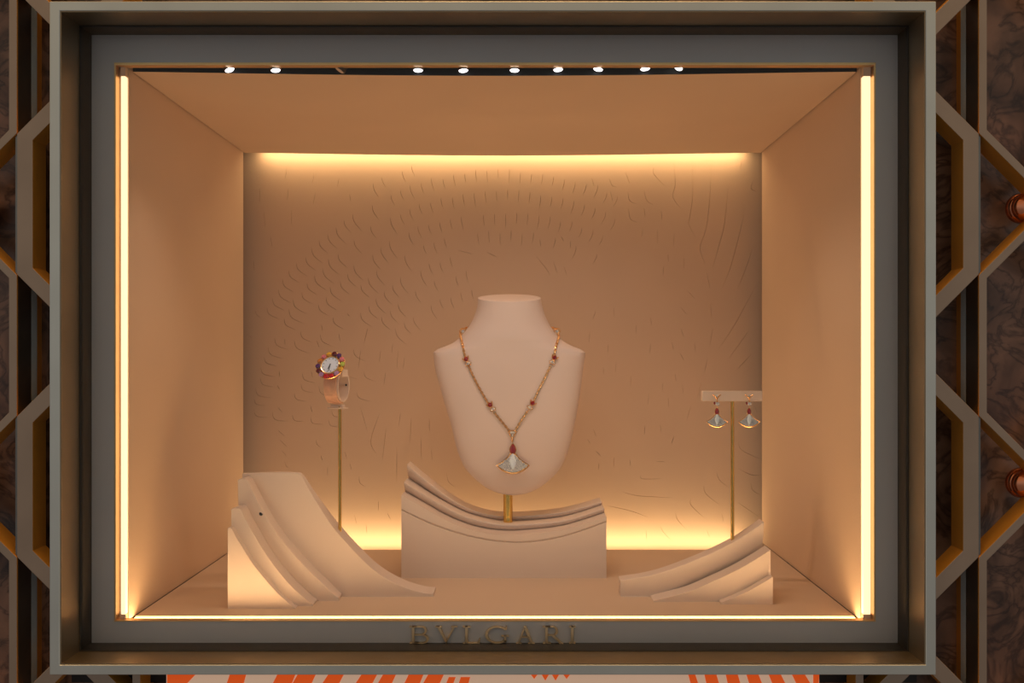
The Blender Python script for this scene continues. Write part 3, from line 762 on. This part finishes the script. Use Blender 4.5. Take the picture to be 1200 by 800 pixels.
# triangular link + pendant
p, n = hit(600.5, 509); p += Vector((0, -0.003, 0)); s = 0.0072
fr = MB(); fr.tube([p + Vector((x*s, 0, z*s)) for x, z in ((-0.95, 0.75), (0, 1.0), (0.95, 0.75), (0.12, -0.75), (-0.12, -0.75))], 0.15*s, 6, closed=True)
fr.ball(p + Vector((0, 0, -1.15*s)), 0.26*s, 8, 6).ball(p + Vector((0, 0, -1.6*s)), 0.2*s, 8, 6)
tl = fr.build('pendant_link', 'jgold', NK, smooth=60)
d = MB()
for x, z in ((0, 0.55), (-0.4, 0.5), (0.4, 0.5), (0, 0.1), (0.0, -0.3)): d.ball(p + Vector((x*s, -0.05*s, z*s)), 0.24*s, 6, 4)
d.build('pave', 'pave', tl, smooth=0)
ymin = min(hit(601, y)[0].y for y in (520, 540, 553)) - 0.006
fan_jewel(lambda mb: mb.build('pendant', 'jgold', NK, smooth=50), P(601, 532, ymin), 19.6*(ymin + D0)/F)

# ---------------------------------------------------------------- earring stand + earrings
YE = 0.166
xr_ = PX(858.3, YE); zb = PZ(634, YE); zt = PZ(462, YE)
ES = empty('earring_stand', (xr_, YE, zb))
tag(ES, 'brass rod stand with an ivory crossbar on the right riser, holding two earrings', 'earring stand')
MB().lathe([(0.0027, 0), (0.0027, PZ(469.5, YE) - zb)], (xr_, YE, zb), (0, 0, 1), 20).build('rod', 'gold', ES)
MB().box(PX(823, YE - 0.006), PX(893.5, YE - 0.006), YE - 0.006, YE + 0.005, PZ(470, YE - 0.006), PZ(458, YE - 0.006)).build('crossbar', 'holder', ES, bevel=0.0006)
def earring(px, label):
    Y = YE - 0.0135
    k = (Y + D0)/F
    r = empty('earring', P(px, 485.5, Y)); tag(r, label, 'earring', 'pair of fan earrings')
    fan_jewel(lambda mb: mb.build('fan_drop', 'jgold', r, smooth=50), P(px, 485.5, Y), 12.8*k)
    def L(x, y, dy=0): return P(px + x, y, Y + dy)
    hk = MB()
    hk.tube([L(0.3, 476), L(0.2, 470.5), L(0, 467), L(-2.2, 464.5), L(-5.0, 462.4)], 0.0009, 6).tube([L(0, 467), L(1.8, 464.5), L(4.3, 462.2)], 0.0009, 6)
    hk.tube([L(0, 468.2), L(0, 466.5, 0.006), L(0, 466, 0.0085)], 0.0008, 6).ball(L(0.2, 477.8), 0.0012, 8, 6)
    h = hk.build('hook', 'jgold', r, smooth=60)
    MB().ball(L(0, 463.6, -0.001), 0.0020, 8, 5).build('small_diamond', 'pave', h, smooth=0)
    MB().lathe([(0.0010, -0.0016), (0.0021, -0.0012), (0.0032, 0.0), (0.0016, 0.0016)], L(0.6, 473.2), (0, 1, 0), 10).build('diamond', 'pave', r, smooth=0)
    MB().ball(L(-2.9, 472.3, 0.001), 0.0020, 8, 5, (0.8, 1, 1.2)).build('red_bead', 'red', r, smooth=0)
earring(840.3, 'red and diamond fan earring on the left half of the ivory crossbar')
earring(878, 'red and diamond fan earring on the right half of the ivory crossbar')

# ---------------------------------------------------------------- watch stand + watch
YT = 0.172
kx = (YT + D0)/F
xs = PX(398.3, YT); zs0 = PZ(630, YT)
WS = empty('watch_stand', (xs, YT, zs0))
tag(WS, 'slim brass rod stand with a curved holder on the left riser, holding a watch', 'watch stand')
MB().lathe([(0.0025, 0), (0.0025, PZ(476, YT) - zs0)], (xs, YT, zs0), (0, 0, 1), 20).build('rod', 'gold', WS)
yaw = Matrix.Rotation(math.radians(-20), 4, 'Z')
wc = P(394.5, 452, YT + 0.004)           # centre of the strap loop
RZ, RY = 0.0255, 0.019                   # loop half height / half depth
def loop_pt(a, off=0.0): # a: 0 = front, 90 = top
    return (-(RY + off)*math.cos(a), (RZ + off)*math.sin(a))
def band(mb, x0, x1, a0, a1, r0, r1, n=40):
    vs = []; fs = []
    for i in range(n + 1):
        a = math.radians(lerp(a0, a1, i/n))
        for x, r in ((x0, r0), (x1, r0), (x1, r1), (x0, r1)):
            y, z = loop_pt(a, r); vs.append((x, y, z))
    for i in range(n):
        for k in range(4):
            fs.append((4*i + k, 4*i + (k+1) % 4, 4*i + 4 + (k+1) % 4, 4*i + 4 + k))
    fs += [(0, 1, 2, 3), tuple(4*n + k for k in (3, 2, 1, 0))]
    mb.add(vs, fs); return mb
WM = Matrix.Translation(wc) @ yaw
hb = MB(); band(hb, -0.0085, 0.0125, -179.9, 179.9, -0.0032, -0.0012, 60)
hb.box(-0.0085, 0.0125, -0.004, 0.004, -RZ - 0.0075, -RZ - 0.0030)
hb.box(-0.012, 0.016, -0.008, 0.008, -RZ - 0.0092, -RZ - 0.0070)
hb.box(0.0122, 0.0172, -0.012, 0.004, RZ*0.55, RZ*0.98)
hb.xform(WM).build('holder', 'holder', WS, bevel=0.0006)
WA = empty('wristwatch', wc)
tag(WA, 'wristwatch with a ring of multicoloured gems, its strap looped on the brass rod stand', 'wristwatch')
band(MB(), -0.0108, 0.0100, -100, 120, -0.0010, 0.0014).xform(WM).build('strap', 'strap', WA, smooth=40, bevel=0.0004)
bk = MB(); 
for a in (-62, -34):
    band(bk, -0.0104, 0.0104, a, a + 4, 0.0010, 0.0019, 3)
bk.xform(WM).build('strap_keeper', 'strap', WA)
MB().lathe([(0.0016, 0), (0.0016, 0.0004)], WM @ Vector((0.0075, RY - 0.0033, 0.001)), WM.to_3x3() @ Vector((0, -1, 0)), 14).build('peg_hole', 'dark', WS)
# head
head_c = P(387.0, 427.7, YT - 0.020)
nrm = Vector((-0.20, -0.84, 0.50)).normalized()
up = (Vector((0.20, 0, 1)) - nrm*nrm.dot(Vector((0.20, 0, 1)))).normalized()
rt = up.cross(nrm) * -1
rt = nrm.cross(up) * -1
if rt.x < 0: rt = -rt
HM = Matrix(((rt.x, up.x, nrm.x, head_c.x), (rt.y, up.y, nrm.y, head_c.y), (rt.z, up.z, nrm.z, head_c.z), (0, 0, 0, 1)))
hr = 18.0*(head_c.y + D0)/F
S = hr
def Hm(mb, name, m, parent, smooth=40, bevel=0): return mb.xform(HM).build(name, m, parent, smooth, bevel)
case = MB().lathe([(0.5*S, -0.35*S), (0.66*S, -0.33*S), (0.72*S, -0.15*S), (0.70*S, 0.0), (0.66*S, 0.05*S), (0.63*S, 0.07*S), (0.585*S, 0.06*S), (0.575*S, 0.0)], (0, 0, 0), (0, 0, 1), 40)
for k in range(13):
    a = 2*PI*(k + 0.5)/13
    case.ball((0.80*S*math.cos(a), 0.80*S*math.sin(a), -0.04*S), 0.085*S, 6, 4)
case.lathe([(0.66*S, -0.14*S), (0.97*S, -0.12*S), (0.99*S, -0.07*S), (0.97*S, -0.02*S), (0.66*S, -0.01*S)], (0, 0, 0), (0, 0, 1), 40)
case.box(-0.42*S, 0.42*S, -0.82*S, 0.82*S, -0.42*S, -0.30*S)
wcase = Hm(case, 'case', 'jgold', WA)
Hm(MB().lathe([(0.585*S, -0.02*S), (0.585*S, 0.02*S)], (0, 0, 0), (0, 0, 1), 40), 'dial', 'dial', WA)
mk = MB()
for k in range(12):
    a = 2*PI*k/12
    r0, r1 = 0.44*S, 0.53*S
    t = Vector((math.cos(a), math.sin(a), 0)); b = Vector((-t.y, t.x, 0))*0.018*S
    mk.add([t*r0 - b + Vector((0, 0, 0.026*S)), t*r1 - b + Vector((0, 0, 0.026*S)), t*r1 + b + Vector((0, 0, 0.026*S)), t*r0 + b + Vector((0, 0, 0.026*S))] + [t*r0 - b, t*r1 - b, t*r1 + b, t*r0 + b], [(0, 1, 2, 3), (0, 4, 5, 1), (1, 5, 6, 2), (2, 6, 7, 3), (3, 7, 4, 0)])
Hm(mk, 'hour_marks', 'hand', WA, 0)
def handm(ang, ln, wd):
    t = Vector((math.sin(ang), math.cos(ang), 0)); b = Vector((t.y, -t.x, 0))*wd; z = Vector((0, 0, 0.04*S))
    pts = [t*-0.08*S - b, t*ln - b*0.5, t*ln + b*0.5, t*-0.08*S + b]
    return MB().add([q_ + z for q_ in pts] + [q_ + z*1.4 for q_ in pts], [(0, 1, 2, 3), (4, 5, 6, 7), (0, 4, 5, 1), (1, 5, 6, 2), (2, 6, 7, 3), (3, 7, 4, 0)])
Hm(handm(PI*1.02, 0.33*S, 0.03*S), 'hour_hand', 'hand', WA, 0)
Hm(handm(PI*0.93, 0.46*S, 0.022*S), 'minute_hand', 'hand', WA, 0)
ring_cols = ['garnet', 'purple', 'pink', 'peridot', 'yellow', 'lilac', 'scarlet', 'scarlet', 'lilac', 'garnet', 'purple', 'orange', 'pink', 'yellow']
ng = len(ring_cols)
for k, cn in enumerate(ring_cols):
    a = PI/2 - 2*PI*k/ng + 0.08
    rr = 0.845*S; gw = 0.175*S
    g = MB().lathe([(gw*0.62, 0.12*S), (gw*1.02, 0.05*S), (gw*1.0, 0.01*S), (gw*0.4, -0.12*S)], (rr*math.cos(a), rr*math.sin(a), 0), (0, 0, 1), 8)
    Hm(g, 'gem', 'gem_' + cn, WA, 0)

# ---------------------------------------------------------------- world
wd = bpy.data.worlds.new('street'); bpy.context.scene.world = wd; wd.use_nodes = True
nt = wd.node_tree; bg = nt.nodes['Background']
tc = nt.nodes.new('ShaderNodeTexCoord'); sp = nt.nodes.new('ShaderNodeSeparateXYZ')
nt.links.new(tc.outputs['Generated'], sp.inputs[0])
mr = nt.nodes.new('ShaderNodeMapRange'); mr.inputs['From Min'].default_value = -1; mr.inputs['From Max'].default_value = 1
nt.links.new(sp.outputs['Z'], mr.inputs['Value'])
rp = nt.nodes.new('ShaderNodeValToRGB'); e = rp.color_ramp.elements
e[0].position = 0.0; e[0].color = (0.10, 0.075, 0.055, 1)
e[1].position = 1.0; e[1].color = (6.0, 3.5, 1.4, 1)  # warm overhead glow added to light the up-facing brass, no lamp modelled
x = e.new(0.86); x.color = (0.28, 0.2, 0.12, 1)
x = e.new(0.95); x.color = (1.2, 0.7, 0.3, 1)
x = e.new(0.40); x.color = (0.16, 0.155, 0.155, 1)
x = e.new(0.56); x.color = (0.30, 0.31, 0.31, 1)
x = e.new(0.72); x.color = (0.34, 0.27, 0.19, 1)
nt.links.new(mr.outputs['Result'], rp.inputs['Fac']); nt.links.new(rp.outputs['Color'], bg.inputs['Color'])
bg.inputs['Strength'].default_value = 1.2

# ---------------------------------------------------------------- camera
cd = bpy.data.cameras.new('camera'); co = bpy.data.objects.new('camera', cd); C.objects.link(co)
co.location = (0, -D0, CZ); co.rotation_euler = (PI/2, 0, 0)
cd.sensor_width = 36; cd.lens = 36*F/1200; cd.shift_x = -12/1200; cd.shift_y = 15/1200
cd.clip_start = 0.01
sc = bpy.context.scene; sc.camera = co
sc.view_settings.view_transform = 'Standard'; sc.view_settings.look = 'None'
sc.view_settings.exposure = 0.0; sc.view_settings.gamma = 1.0; sc.view_settings.use_curve_mapping = False
sc.cycles.max_bounces = 10; sc.cycles.diffuse_bounces = 6; sc.cycles.transparent_max_bounces = 12
sc.cycles.sample_clamp_indirect = 3.0
sc.cycles.use_denoising = True
